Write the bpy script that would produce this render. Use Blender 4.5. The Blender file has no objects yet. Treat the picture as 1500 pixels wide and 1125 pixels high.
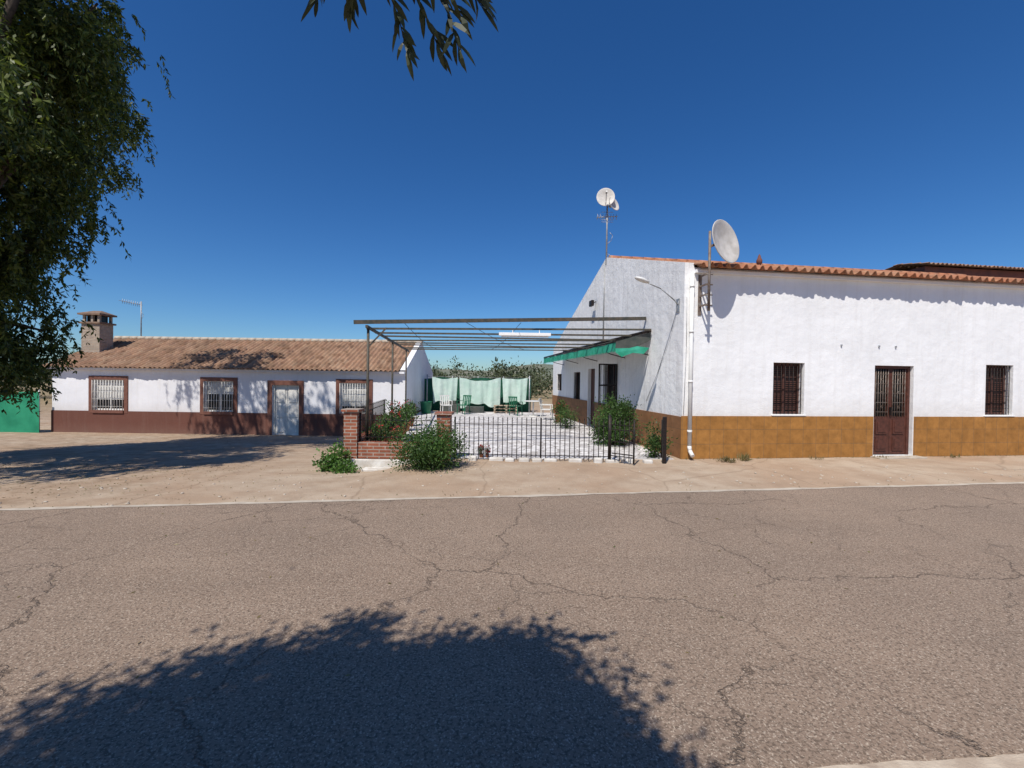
import bpy, math, random
import numpy as np
from mathutils import Vector, Matrix
random.seed(7); rng=np.random.default_rng(11)
S=bpy.context.scene
# ---------------------------------------------------------------- materials
class NT:
    def __init__(s,name):
        s.m=bpy.data.materials.new(name); s.m.use_nodes=True
        s.t=s.m.node_tree; s.b=s.t.nodes['Principled BSDF']; s.out=s.t.nodes['Material Output']
        s.b.inputs['Specular IOR Level'].default_value=0.25
    def n(s,typ,**kw):
        nd=s.t.nodes.new(typ)
        for k,v in kw.items():
            if hasattr(nd,k) and k not in('Scale',): setattr(nd,k,v)
            else: s.set(nd.inputs[k.replace('_',' ')],v)
        return nd
    def set(s,inp,v):
        if isinstance(v,bpy.types.NodeSocket): s.t.links.new(v,inp)
        elif isinstance(v,(tuple,list)) and len(v)==3 and inp.type=='RGBA': inp.default_value=(*v,1)
        else: inp.default_value=v
    def co(s): return s.n('ShaderNodeTexCoord').outputs['Object']
    def vec(s,mode):
        sp=s.n('ShaderNodeSeparateXYZ'); s.set(sp.inputs[0],s.co()); x,y,z=sp.outputs
        cb=s.n('ShaderNodeCombineXYZ')
        if mode=='xz': s.set(cb.inputs[0],x); s.set(cb.inputs[1],z)
        elif mode=='yz': s.set(cb.inputs[0],y); s.set(cb.inputs[1],z)
        else:
            s.set(cb.inputs[0],s.math('ADD',x,y)); s.set(cb.inputs[1],z)
        return cb.outputs[0]
    def math(s,op,a,b=0.0,c=None,clamp=False):
        nd=s.t.nodes.new('ShaderNodeMath'); nd.operation=op; nd.use_clamp=clamp
        s.set(nd.inputs[0],a); s.set(nd.inputs[1],b)
        if c is not None: s.set(nd.inputs[2],c)
        return nd.outputs[0]
    def noise(s,scale,detail=4,rough=.55,v=None,dist=0):
        nd=s.t.nodes.new('ShaderNodeTexNoise'); nd.inputs['Scale'].default_value=scale
        nd.inputs['Detail'].default_value=detail; nd.inputs['Roughness'].default_value=rough
        nd.inputs['Distortion'].default_value=dist
        s.set(nd.inputs['Vector'],v if v is not None else s.co()); return nd.outputs['Fac']
    def ramp(s,fac,stops,interp='LINEAR'):
        nd=s.t.nodes.new('ShaderNodeValToRGB'); nd.color_ramp.interpolation=interp
        e=nd.color_ramp.elements
        while len(e)<len(stops): e.new(.5)
        for el,(p,c) in zip(e,stops):
            el.position=p; el.color=(*c,1) if isinstance(c,(tuple,list)) else (c,c,c,1)
        s.set(nd.inputs[0],fac); return nd.outputs[0]
    def mix(s,f,a,b,mode='MIX'):
        nd=s.t.nodes.new('ShaderNodeMix'); nd.data_type='RGBA'; nd.blend_type=mode
        s.set(nd.inputs[0],f)
        for i,v in ((6,a),(7,b)):
            if isinstance(v,(tuple,list)): nd.inputs[i].default_value=(*v[:3],1)
            else: s.set(nd.inputs[i],v)
        return nd.outputs[2]
    def bump(s,h,strength=.3,dist=.01):
        nd=s.t.nodes.new('ShaderNodeBump'); nd.inputs['Strength'].default_value=strength
        nd.inputs['Distance'].default_value=dist; s.set(nd.inputs['Height'],h)
        s.set(s.b.inputs['Normal'],nd.outputs[0])
    def col(s,c): s.set(s.b.inputs['Base Color'],c)
    def rough(s,r): s.set(s.b.inputs['Roughness'],r)

def simple(name,c,c2=None,scale=6,rough=.7,metal=0,bump=.15,bs=40):
    k=NT(name); c2=c2 or tuple(x*.7 for x in c)
    k.col(k.mix(k.ramp(k.noise(scale),[(.35,0.),(.7,1.)]),c,c2)); k.rough(rough)
    k.b.inputs['Metallic'].default_value=metal
    if bump: k.bump(k.noise(bs),bump,.005)
    return k.m
def plaster(name,c,dirt=(.42,.36,.29),streak=.35,mode='xz',zb=.0,rough_amp=.35):
    k=NT(name)
    sp=k.n('ShaderNodeSeparateXYZ'); k.set(sp.inputs[0],k.co())
    big=k.ramp(k.noise(.7,5,.6),[(.3,0.),(.75,1.)])
    col=k.mix(big,c,tuple(x*.86 for x in c))
    mp=k.n('ShaderNodeMapping'); mp.inputs['Scale'].default_value=(5,5,.35); k.set(mp.inputs[0],k.co())
    st=k.ramp(k.noise(1.2,5,.7,mp.outputs[0]),[(.50,0.),(.75,1.)])
    col=k.mix(k.math('MULTIPLY',st,streak),col,dirt)
    spt=k.ramp(k.noise(9,6,.8),[(.62,0.),(.74,.45)]); col=k.mix(spt,col,dirt)
    lo=k.math('MULTIPLY',k.math('SUBTRACT',1.0,k.math('DIVIDE',k.math('SUBTRACT',sp.outputs[2],zb),.5),clamp=True),k.noise(3,5,.7),clamp=True)
    col=k.mix(k.math('MULTIPLY',lo,.7),col,dirt)
    k.col(col); k.rough(.85)
    h=k.math('ADD',k.math('MULTIPLY',k.noise(3.5,3),.9),k.math('MULTIPLY',k.noise(45,3),.25))
    k.bump(h,rough_amp,.03); return k.m
def brick(name,c1,c2,mortar,mode,w,h,m=.012,offset=.5,bump=.5):
    k=NT(name); bt=k.t.nodes.new('ShaderNodeTexBrick'); bt.offset=offset
    k.set(bt.inputs['Vector'],k.vec(mode)); bt.inputs['Scale'].default_value=1
    bt.inputs['Brick Width'].default_value=w; bt.inputs['Row Height'].default_value=h
    bt.inputs['Mortar Size'].default_value=m; bt.inputs['Mortar Smooth'].default_value=.2
    k.set(bt.inputs['Color1'],c1); k.set(bt.inputs['Color2'],c2); k.set(bt.inputs['Mortar'],mortar)
    nz=k.ramp(k.noise(5,6,.7),[(.3,.62),(.75,1.1)])
    k.col(k.mix(1.0,bt.outputs['Color'],nz,'MULTIPLY')); k.rough(.7)
    k.bump(k.math('ADD',k.math('MULTIPLY',bt.outputs['Fac'],-1.0),k.math('MULTIPLY',k.noise(30),.3)),bump,.008)
    return k.m
def tilemat(name,cols,per,row):
    k=NT(name)
    sn=k.t.nodes.new('ShaderNodeVectorMath'); sn.operation='SNAP'
    k.set(sn.inputs[0],k.co()); sn.inputs[1].default_value=(per,row,50)
    wn=k.t.nodes.new('ShaderNodeTexWhiteNoise'); wn.noise_dimensions='3D'; k.set(wn.inputs['Vector'],sn.outputs[0])
    n=len(cols); c=k.ramp(wn.outputs['Value'],[(i/n,cc) for i,cc in enumerate(cols)])
    dirt=k.ramp(k.noise(2.0,6,.7),[(.35,0.),(.75,.75)])
    c=k.mix(dirt,c,(.20,.14,.10)); sp=k.ramp(k.noise(22,4,.7),[(.55,0.),(.75,.5)])
    c=k.mix(sp,c,(.38,.31,.23))
    k.col(c); k.rough(.85); k.bump(k.noise(40),.3,.01); return k.m
def leafmat(name,c1,c2,c3,trans=.35):
    k=NT(name); g=k.n('ShaderNodeNewGeometry')
    c=k.ramp(g.outputs['Random Per Island'],[(0,c1),(.55,c2),(1,c3)])
    c=k.mix(1.0,c,k.ramp(k.noise(.9,3),[(.3,.6),(.7,1.35)]),'MULTIPLY')
    k.col(c); k.rough(.5); k.b.inputs['Specular IOR Level'].default_value=.3
    tr=k.n('ShaderNodeBsdfTranslucent'); k.set(tr.inputs[0],k.mix(1.0,c,(1.25,1.35,.6),'MULTIPLY'))
    mx=k.n('ShaderNodeMixShader'); mx.inputs[0].default_value=trans
    k.set(mx.inputs[1],k.b.outputs[0]); k.set(mx.inputs[2],tr.outputs[0]); k.set(k.out.inputs[0],mx.outputs[0])
    return k.m

M={}
M['white']=plaster('white_limewash',(.88,.88,.88),dirt=(.52,.48,.43),streak=.22,zb=.9,rough_amp=.7)
M['side']=plaster('gable_stucco',(.84,.84,.84),dirt=(.47,.45,.44),streak=.55,zb=.6,rough_amp=.9)
M['lwhite']=plaster('left_white_render',(.80,.80,.83),streak=.18,zb=0.0)
M['lbase']=plaster('left_oxide_base',(.15,.062,.045),dirt=(.22,.14,.11),streak=.35,zb=-.9)
M['surround']=simple('oxide_surround',(.19,.085,.06),(.14,.06,.045),8,.6)
M['ochre']=brick('ochre_tiles',(.42,.195,.05),(.36,.165,.042),(.25,.14,.06),'xz',.33,.33,.006,0.0,.3)
M['ochre_side']=brick('ochre_tiles_side_shade',(.31,.15,.065),(.27,.13,.06),(.18,.11,.06),'yz',.33,.33,.006,0.0,.3)  # darker copy of the ochre tiles, side-wall shade put into the colour
M['brick']=brick('red_brick',(.36,.12,.065),(.28,.09,.05),(.42,.35,.29),'s',.25,.07,.010)
M['wood']=simple('dark_wood',(.11,.04,.028),(.06,.025,.018),14,.5)
M['dark']=simple('dark_interior',(.012,.012,.013),rough=.3,bump=0)
M['blind']=simple('brown_blind',(.10,.045,.035),rough=.6)
M['iron']=simple('black_iron',(.012,.013,.014),(.04,.025,.02),30,.5,.3)
M['green_steel']=simple('pergola_steel',(.06,.065,.055),(.13,.10,.075),9,.6,.2)
M['galv']=simple('galvanised',(.42,.43,.44),(.3,.3,.3),9,.5,.5)
M['rust']=simple('rusty_steel',(.16,.11,.085),(.28,.25,.22),12,.7,.3)
M['wpaint']=simple('white_paint_metal',(.72,.72,.70),(.58,.56,.52),9,.5)
M['pvc']=simple('white_pipe',(.78,.78,.76),(.7,.69,.66),3,.4,bump=0)
M['cream']=simple('cream_door',(.76,.74,.69),(.66,.63,.57),5,.5)
M['dish']=simple('dish_paint',(.60,.57,.53),(.42,.39,.35),5,.55)
M['concrete']=simple('pale_concrete',(.50,.44,.36),(.36,.30,.24),5,.9,bump=.5)
M['kerb']=simple('worn_kerb_concrete',(.52,.43,.33),(.36,.28,.21),7,.95,bump=1,bs=60)
M['wplaster']=simple('white_slab_edge',(.66,.64,.60),(.45,.40,.34),5,.9,bump=.5)
M['awn']=simple('green_awning',(.015,.24,.14),(.05,.36,.25),4,.7,bump=.1)
M['awndark']=simple('awning_top',(.05,.06,.055),(.09,.09,.08),6,.7)
M['gplastic']=simple('green_plastic',(.02,.16,.08),(.015,.11,.06),4,.4,bump=0)
def netm(name,a,b_,st):
    k=NT(name); k.col(k.mix(k.ramp(k.noise(1.5,5),[(.3,0.),(.7,1.)]),a,b_)); k.rough(.8)
    k.bump(k.noise(3,4),st,.05); return k.m
M['net']=netm('green_netting',(.014,.19,.10),(.03,.28,.15),.3)
M['net2']=netm('dark_green_netting',(.01,.055,.035),(.018,.11,.065),.4)
k=NT('mint_cloth'); c=k.mix(k.ramp(k.noise(1.8,4),[(.3,0.),(.7,1.)]),(.50,.68,.59),(.66,.78,.71)); k.col(c); k.rough(.9)
tr=k.n('ShaderNodeBsdfTranslucent'); k.set(tr.inputs[0],c); mx=k.n('ShaderNodeMixShader'); mx.inputs[0].default_value=.15
k.set(mx.inputs[1],k.b.outputs[0]); k.set(mx.inputs[2],tr.outputs[0]); k.set(k.out.inputs[0],mx.outputs[0]); k.bump(k.noise(4,3),.6,.05); M['cloth']=k.m
M['terracotta']=simple('terracotta_pot',(.36,.14,.07),(.28,.11,.06),8,.8)
M['bark']=simple('bark',(.09,.07,.055),(.04,.032,.025),12,.9,bump=1,bs=25)
M['twig']=simple('twig',(.06,.045,.03),(.04,.03,.02),12,.8,bump=0)
M['pallet']=simple('pallet_wood',(.42,.33,.24),(.25,.19,.14),8,.8)
M['tube']=simple('fluorescent_fitting',(.85,.85,.85),(.8,.8,.8),3,.4,bump=0)
M['oldwall']=simple('old_red_wall',(.22,.085,.06),(.13,.06,.05),3,.9)
M['leafL']=leafmat('pepper_leaf',(.032,.05,.013),(.07,.098,.022),(.19,.22,.055),.32)
M['leafO']=leafmat('olive_leaf',(.018,.026,.012),(.032,.044,.02),(.055,.07,.035),.12)
M['leafB']=leafmat('bush_leaf',(.03,.065,.018),(.06,.12,.03),(.11,.19,.05),.3)
M['leafV']=leafmat('vine_leaf',(.05,.11,.025),(.09,.18,.04),(.14,.25,.06),.3)
M['leafD']=leafmat('distant_leaf',(.05,.07,.035),(.08,.10,.05),(.12,.13,.07),.2)
M['dry']=leafmat('dry_weed',(.25,.19,.09),(.20,.16,.07),(.12,.14,.05),.2)
M['flower']=leafmat('red_flower',(.5,.03,.03),(.6,.06,.08),(.4,.02,.03),.2)
tc=[(.34,.195,.125),(.28,.15,.095),(.39,.25,.165),(.32,.18,.11),(.24,.135,.09),(.37,.22,.14)]
M['tileL']=tilemat('roof_tiles_weathered',tc,.21,.38)
M['tileR']=tilemat('roof_tiles_terracotta',[(.46,.18,.09),(.38,.14,.07),(.50,.24,.13),(.42,.16,.08)],.20,.38)

# ---- road
k=NT('asphalt')
mp=k.n('ShaderNodeMapping'); mp.inputs['Rotation'].default_value=(0,0,-math.radians(8.3)); mp.inputs['Scale'].default_value=(.25,1.3,1); k.set(mp.inputs[0],k.co())
c=k.mix(k.ramp(k.noise(.9,5,.6,mp.outputs[0]),[(.3,0.),(.7,1.)]),(.245,.176,.128),(.315,.23,.168))
c=k.mix(k.ramp(k.noise(.55,6,.65),[(.35,0.),(.72,.8)]),c,(.20,.148,.112))
c=k.mix(k.ramp(k.noise(60,2,.6),[(.38,.8),(.5,0.)]),c,(.11,.08,.058))
c=k.mix(k.ramp(k.noise(85,2,.6),[(.56,0.),(.68,.8)]),c,(.50,.41,.32))
nd=k.t.nodes.new('ShaderNodeTexNoise'); nd.inputs['Scale'].default_value=1.3; nd.inputs['Detail'].default_value=7; nd.inputs['Roughness'].default_value=.65; k.set(nd.inputs['Vector'],k.co())
va=k.t.nodes.new('ShaderNodeVectorMath'); va.operation='MULTIPLY_ADD'; k.set(va.inputs[0],nd.outputs['Color']); va.inputs[1].default_value=(.9,.9,0); k.set(va.inputs[2],k.co())
def crack(sc,w,mlo,mhi,msc):
    vo=k.t.nodes.new('ShaderNodeTexVoronoi'); vo.feature='DISTANCE_TO_EDGE'; vo.voronoi_dimensions='2D'; vo.inputs['Scale'].default_value=sc
    k.set(vo.inputs['Vector'],va.outputs[0])
    l=k.ramp(vo.outputs['Distance'],[(0.,1.),(w,0.)])
    return k.math('MULTIPLY',l,k.ramp(k.noise(msc,3),[(mlo,0.),(mhi,1.)]))
cr=k.math('MAXIMUM',crack(.42,.0048,.34,.48,.5),k.math('MULTIPLY',crack(1.3,.009,.45,.55,.45),.6))
c=k.mix(k.math('MULTIPLY',cr,.62),c,(.085,.062,.046))
st=k.ramp(k.noise(2.2,2,.5),[(.74,0.),(.78,.6)])
c=k.mix(st,c,(.09,.07,.06))
k.col(c); k.rough(.85)
k.bump(k.math('SUBTRACT',k.noise(80,3,.7),k.math('MULTIPLY',cr,1.5)),.8,.008); M['road']=k.m
# ---- ground
k=NT('dirt_ground')
c=k.mix(k.ramp(k.noise(.45,6,.6),[(.40,0.),(.60,1.)]),(.38,.27,.185),(.44,.35,.26))
c=k.mix(k.ramp(k.noise(1.7,7,.7),[(.42,0.),(.72,.75)]),c,(.28,.195,.13))
c=k.mix(k.ramp(k.noise(60,3,.6),[(.58,0.),(.7,.5)]),c,(.19,.14,.10))
c=k.mix(k.ramp(k.noise(75,3,.6),[(.60,0.),(.72,.6)]),c,(.55,.45,.35))
sp=k.n('ShaderNodeSeparateXYZ'); k.set(sp.inputs[0],k.co())
far=k.ramp(k.math('DIVIDE',sp.outputs[1],100.),[(.24,0.),(.4,1.)])
c=k.mix(k.math('MULTIPLY',far,.8),c,k.mix(k.noise(.1,5),(.20,.17,.08),(.30,.22,.12)))
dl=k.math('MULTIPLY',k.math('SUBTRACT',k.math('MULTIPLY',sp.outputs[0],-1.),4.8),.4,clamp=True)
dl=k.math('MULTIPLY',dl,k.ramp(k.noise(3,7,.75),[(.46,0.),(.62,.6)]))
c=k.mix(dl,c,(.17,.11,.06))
vo=k.t.nodes.new('ShaderNodeTexVoronoi'); vo.feature='DISTANCE_TO_EDGE'; vo.inputs['Scale'].default_value=.3
nd=k.t.nodes.new('ShaderNodeTexNoise'); nd.inputs['Scale'].default_value=.8; k.set(nd.inputs['Vector'],k.co()); nd.inputs['Detail'].default_value=5
va=k.t.nodes.new('ShaderNodeVectorMath'); va.operation='MULTIPLY_ADD'; k.set(va.inputs[0],nd.outputs['Color']); va.inputs[1].default_value=(.6,.6,0); k.set(va.inputs[2],k.co()); k.set(vo.inputs['Vector'],va.outputs[0])
c=k.mix(k.ramp(vo.outputs['Distance'],[(0,.4),(.006,0.)]),c,(.16,.11,.07))
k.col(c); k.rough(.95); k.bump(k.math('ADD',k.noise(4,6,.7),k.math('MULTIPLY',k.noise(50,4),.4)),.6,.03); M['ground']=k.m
# ---- courtyard paving
k=NT('courtyard_paving')
vo=k.t.nodes.new('ShaderNodeTexVoronoi'); vo.feature='DISTANCE_TO_EDGE'; vo.inputs['Scale'].default_value=3.6; k.set(vo.inputs['Vector'],k.co())
vc=k.t.nodes.new('ShaderNodeTexVoronoi'); vc.inputs['Scale'].default_value=3.6; k.set(vc.inputs['Vector'],k.co())
c=k.mix(k.ramp(vc.outputs['Color'],[(.2,0.),(.8,1.)]),(.70,.68,.67),(.48,.46,.46))
c=k.mix(k.ramp(vo.outputs['Distance'],[(.02,1.),(.07,0.)]),c,(.32,.29,.27))
c=k.mix(k.ramp(k.noise(.8,5),[(.5,0.),(.8,.5)]),c,(.44,.39,.34))
k.col(c); k.rough(.8); k.bump(k.ramp(vo.outputs['Distance'],[(0,0.),(.08,1.)]),.4,.01); M['paving']=k.m

# ---------------------------------------------------------------- mesh builder
class MB:
    def __init__(s): s.v=[]; s.f=[]; s.mi=[]; s.sm=[]
    def face(s,pts,mi=0,sm=False):
        b=len(s.v); s.v+= [tuple(p) for p in pts]; s.f.append(tuple(range(b,b+len(pts)))); s.mi.append(mi); s.sm.append(sm)
    def box(s,a,b,mi=0,M4=None):
        x0,y0,z0=a; x1,y1,z1=b
        P=[(x0,y0,z0),(x1,y0,z0),(x1,y1,z0),(x0,y1,z0),(x0,y0,z1),(x1,y0,z1),(x1,y1,z1),(x0,y1,z1)]
        if M4 is not None: P=[tuple(M4@Vector(p)) for p in P]
        k=len(s.v); s.v+=P
        for f in ((0,3,2,1),(4,5,6,7),(0,1,5,4),(1,2,6,5),(2,3,7,6),(3,0,4,7)):
            s.f.append(tuple(k+i for i in f)); s.mi.append(mi); s.sm.append(False)
    def beam(s,p1,p2,w,h,mi=0):
        p1=Vector(p1);p2=Vector(p2); d=(p2-p1); L=d.length; d.normalize()
        up=Vector((0,0,1)) if abs(d.z)<.95 else Vector((0,1,0))
        r=d.cross(up).normalized(); u=r.cross(d)
        m=Matrix((( r.x,d.x,u.x,p1.x),(r.y,d.y,u.y,p1.y),(r.z,d.z,u.z,p1.z),(0,0,0,1)))
        s.box((-w/2,0,-h/2),(w/2,L,h/2),mi,m)
    def cyl(s,p1,p2,r1,r2=None,n=8,mi=0,cap=True):
        r2=r1 if r2 is None else r2
        p1=Vector(p1);p2=Vector(p2); d=(p2-p1).normalized()
        a=d.orthogonal().normalized(); b=d.cross(a); k=len(s.v)
        for p,r in((p1,r1),(p2,r2)):
            for i in range(n):
                t=2*math.pi*i/n; q=p+(a*math.cos(t)+b*math.sin(t))*r; s.v.append(tuple(q))
        for i in range(n):
            j=(i+1)%n; s.f.append((k+i,k+j,k+n+j,k+n+i)); s.mi.append(mi); s.sm.append(True)
        if cap:
            s.f.append(tuple(k+i for i in reversed(range(n)))); s.mi.append(mi); s.sm.append(False)
            s.f.append(tuple(k+n+i for i in range(n))); s.mi.append(mi); s.sm.append(False)
    def path(s,pts,r1,r2=None,n=6,mi=0):
        r2=r2 or r1; m=len(pts)-1
        for i in range(m):
            s.cyl(pts[i],pts[i+1],r1+(r2-r1)*i/m,r1+(r2-r1)*(i+1)/m,n,mi)
    def lathe(s,prof,c=(0,0,0),n=16,mi=0,M4=None):
        k=len(s.v)
        for r,z in prof:
            for i in range(n):
                t=2*math.pi*i/n; p=Vector((r*math.cos(t),r*math.sin(t),z))
                if M4 is not None: p=M4@p
                s.v.append((p.x+c[0],p.y+c[1],p.z+c[2]))
        for a in range(len(prof)-1):
            for i in range(n):
                j=(i+1)%n; s.f.append((k+a*n+i,k+a*n+j,k+(a+1)*n+j,k+(a+1)*n+i)); s.mi.append(mi); s.sm.append(True)
    def wall(s,u0,u1,v0,v1,ops,fn,dep,mi=0,mr=None):
        us=sorted({u0,u1,*[o[0] for o in ops],*[o[1] for o in ops]}); vs=sorted({v0,v1,*[o[2] for o in ops],*[o[3] for o in ops]})
        us=[u for u in us if u0<=u<=u1]; vs=[v for v in vs if v0<=v<=v1]
        for i in range(len(us)-1):
            for j in range(len(vs)-1):
                a,b,c,d=us[i],us[i+1],vs[j],vs[j+1]
                if any(o[0]<=a and b<=o[1] and o[2]<=c and d<=o[3] for o in ops): continue
                s.face([fn(a,c,0),fn(b,c,0),fn(b,d,0),fn(a,d,0)],mi)
        mr=mi if mr is None else mr
        for a,b,c,d in ops:
            c=max(c,v0); d=min(d,v1)
            if d<=c: continue
            s.face([fn(a,c,0),fn(a,d,0),fn(a,d,dep),fn(a,c,dep)],mr)
            s.face([fn(b,c,0),fn(b,c,dep),fn(b,d,dep),fn(b,d,0)],mr)
            if d<v1: s.face([fn(a,d,0),fn(b,d,0),fn(b,d,dep),fn(a,d,dep)],mr)
            if c>v0: s.face([fn(a,c,0),fn(a,c,dep),fn(b,c,dep),fn(b,c,0)],mr)
    def build(s,name,mats,parent=None,merge=False):
        me=bpy.data.meshes.new(name); me.from_pydata(s.v,[],s.f)
        for m in mats: me.materials.append(M[m] if isinstance(m,str) else m)
        me.polygons.foreach_set('material_index',s.mi); me.polygons.foreach_set('use_smooth',s.sm)
        me.update(); o=bpy.data.objects.new(name,me); S.collection.objects.link(o)
        if parent: o.parent=parent
        return o
def empty(name,loc=(0,0,0),rz=0):
    e=bpy.data.objects.new(name,None); S.collection.objects.link(e); e.location=loc; e.rotation_euler=(0,0,rz); e.empty_display_size=.2; return e
def bevel(o,w=.01,seg=2):
    m=o.modifiers.new('b','BEVEL'); m.width=w; m.segments=seg; m.limit_method='ANGLE'; return o

# ---------------------------------------------------------------- foliage
def unit(a): return a/np.maximum(np.linalg.norm(a,axis=1,keepdims=True),1e-9)
def leafobj(name,P,D,L,W,mat,parent=None):
    n=len(P); D=unit(D); R=unit(rng.normal(size=(n,3))); Sd=unit(np.cross(D,R))
    L=L[:,None]; W=W[:,None]
    V=np.stack([P,P+D*L*.5+Sd*W*.5,P+D*L,P+D*L*.5-Sd*W*.5],1).reshape(-1,3)
    F=np.arange(n*4).reshape(n,4)
    me=bpy.data.meshes.new(name); me.from_pydata(V.tolist(),[],F.tolist()); me.materials.append(M[mat]); me.update()
    o=bpy.data.objects.new(name,me); S.collection.objects.link(o)
    if parent: o.parent=parent
    return o
def ell(c,r,n,bias=.5):
    d=unit(rng.normal(size=(n,3))); t=rng.random((n,1))**bias
    return np.array(c)+d*t*np.array(r)
def strands(C,ns,nl,length,spread,L,W,out=.5,droop=1.0):
    Ps=[];Ds=[]
    for c in C:
        st=c+rng.normal(size=(ns,3))*spread; d=rng.normal(size=(ns,3)); d[:,2]*=.4; d=unit(d)*out
        ln=length*rng.uniform(.5,1.2,ns)
        for i in range(ns):
            t=np.sort(rng.random(nl))[:,None]
            pos=st[i]+d[i]*t*ln[i]+np.array([0,0,-1])*droop*(t**1.5)*ln[i]
            Ps.append(pos); Ds.append(rng.normal(size=(nl,3))*.55+d[i]*.4+np.array([0,0,-.9*droop]))
    P=np.concatenate(Ps);D=np.concatenate(Ds);n=len(P)
    return P,D,L*rng.uniform(.6,1.2,n),W*rng.uniform(.7,1.2,n)
def clumpy(C,n,r,L,W,up=.2):
    P=np.concatenate([c+rng.normal(size=(n,3))*r*rng.uniform(.6,1.2) for c in C]); m=len(P)
    D=unit(P-np.repeat(C,n,0))*.8+rng.normal(size=(m,3))*.6+np.array([0,0,up])
    return P,D,L*rng.uniform(.6,1.2,m),W*rng.uniform(.7,1.2,m)

# ---------------------------------------------------------------- terrain
def edgeY(x): return 6.4+.15*x
def nearY(x): return 1.80+.095*x if abs(x)<60 else 1.745+.15*x
def H(x,y):
    xl=-3.2-.133*(min(max(y,9.3),30)-9.3)
    w=min(max((xl+1.5-x)/1.2,0),1); w=w*w*(3-2*w)
    ye=edgeY(x); f=min(max((y-ye-.3)/(18.6-ye),0),1) if y>ye else 0
    return -.86*f*w
xs=[-900,-500,-250,-120,-70,-45,-34]+list(np.arange(-28,18,.4))+[20,26,36,60,120,250,500,900]
ys=[-900,-300,-80,-30,-12,-5]+list(np.arange(-2,28,.4))+[30,34,40,50,70,110,200,400,900]
g=MB()
for y in ys:
    for x in xs: g.v.append((x,y,H(x,y)+(0 if (y<edgeY(x)+.4 or abs(x)>30 or y>28) else random.uniform(-.006,.006))))
nx=len(xs)
for j in range(len(ys)-1):
    for i in range(nx-1):
        a=j*nx+i; g.f.append((a,a+1,a+1+nx,a+nx)); g.mi.append(0); g.sm.append(True)
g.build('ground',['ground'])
r=MB(); X=[-400,-59,-20,-8,-3,0,3,8,20,59,400]
for i in range(len(X)-1):
    a,b=X[i],X[i+1]
    r.face([(a,nearY(a),.004),(b,nearY(b),.004),(b,edgeY(b),.004),(a,edgeY(a),.004)])
r.build('road',['road'])
r=MB(); x=-30.0; pw=.04;pj=0
while x<30:
    n=x+random.uniform(.25,.6); w=.045+random.uniform(-.018,.018); j=random.uniform(-.02,.02)
    r.face([(x,edgeY(x)-pw+pj,.0085),(n,edgeY(n)-w+j,.0085),(n,edgeY(n)+w+j,.0085),(x,edgeY(x)+pw+pj,.0085)]); x=n;pw=w;pj=j
r.build('road_edge_line',['concrete'])
r=MB(); x=-12.0; prev=None
while x<14:
    o1=random.uniform(-.012,.012); o2=random.uniform(-.02,.02); z=.03+random.uniform(-.005,.004)
    cur=[(x,nearY(x)+.005+o1,.0),(x,nearY(x)-.02+o1,z),(x,nearY(x)-.30+o2,z+.004),(x,nearY(x)-.33+o2,0)]
    if prev:
        for q in range(3): r.face([prev[q],prev[q+1],cur[q+1],cur[q]])
    prev=cur; x+=random.uniform(.05,.14)
r.build('roadside_kerb',['kerb'])

# ---------------------------------------------------------------- right building
th=math.radians(7.6)
RB=empty('white_farmhouse_with_ochre_base',(3.79,9.7,0),th)
fx=lambda u,v,w:(u,w,v)
sx=lambda u,v,w:(w,u,v)
door=(4.83,5.89,.03,2.17); w1=(2.20,2.99,1.0,2.19); w2=(7.93,8.73,1.0,2.24); w3=(11.2,12.0,1.0,2.24)
b=MB(); b.wall(0,14,-.3,4.26,[door,w1,w2,w3],fx,.24); b.build('front_wall',['white'],RB)
b=MB()
for a,c in((-.025,4.80),(5.92,14)): b.box((a,-.022,-.3),(c,-.001,.96))
b.build('front_tile_base',['ochre'],RB)
so=[(3.95,5.15,.95,2.25),(6.1,6.9,.05,2.15),(7.95,8.9,.8,2.05),(11.0,11.9,1.2,2.0)]
b=MB(); b.wall(0,12.8,-.3,3.16,so,sx,.22)
b.face([(0,0,3.16),(0,12.8,3.16),(0,12.8,3.28),(0,5.1,5.86),(0,0,4.36)])
for (t0,z0),(t1,z1) in (((0,4.36),(5.1,5.86)),((5.1,5.86),(12.8,3.28))):
    b.face([(0,t0,z0),(0,t1,z1),(.22,t1,z1),(.22,t0,z0)]); b.face([(.22,t0,z0),(.22,t1,z1),(.22,t1,z1-.4),(.22,t0,z0-.4)])
b.face([(0,0,4.26),(.22,0,4.26),(.22,0,4.36),(0,0,4.36)])
b.build('gable_wall',['side'],RB)
b=MB(); 
for a,c in((0,6.05),(6.95,12.8)): b.box((-.02,a,-.3),(-.001,c,.94))
b.build('side_tile_base',['ochre_side'],RB)
b=MB(); b.wall(0,12.8,-.3,5.0,[],lambda u,v,w:(14,u,v),.1); b.wall(0,14,-.3,3.2,[],lambda u,v,w:(u,12.8,v),.1); b.build('rear_walls',['white'],RB)
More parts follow.
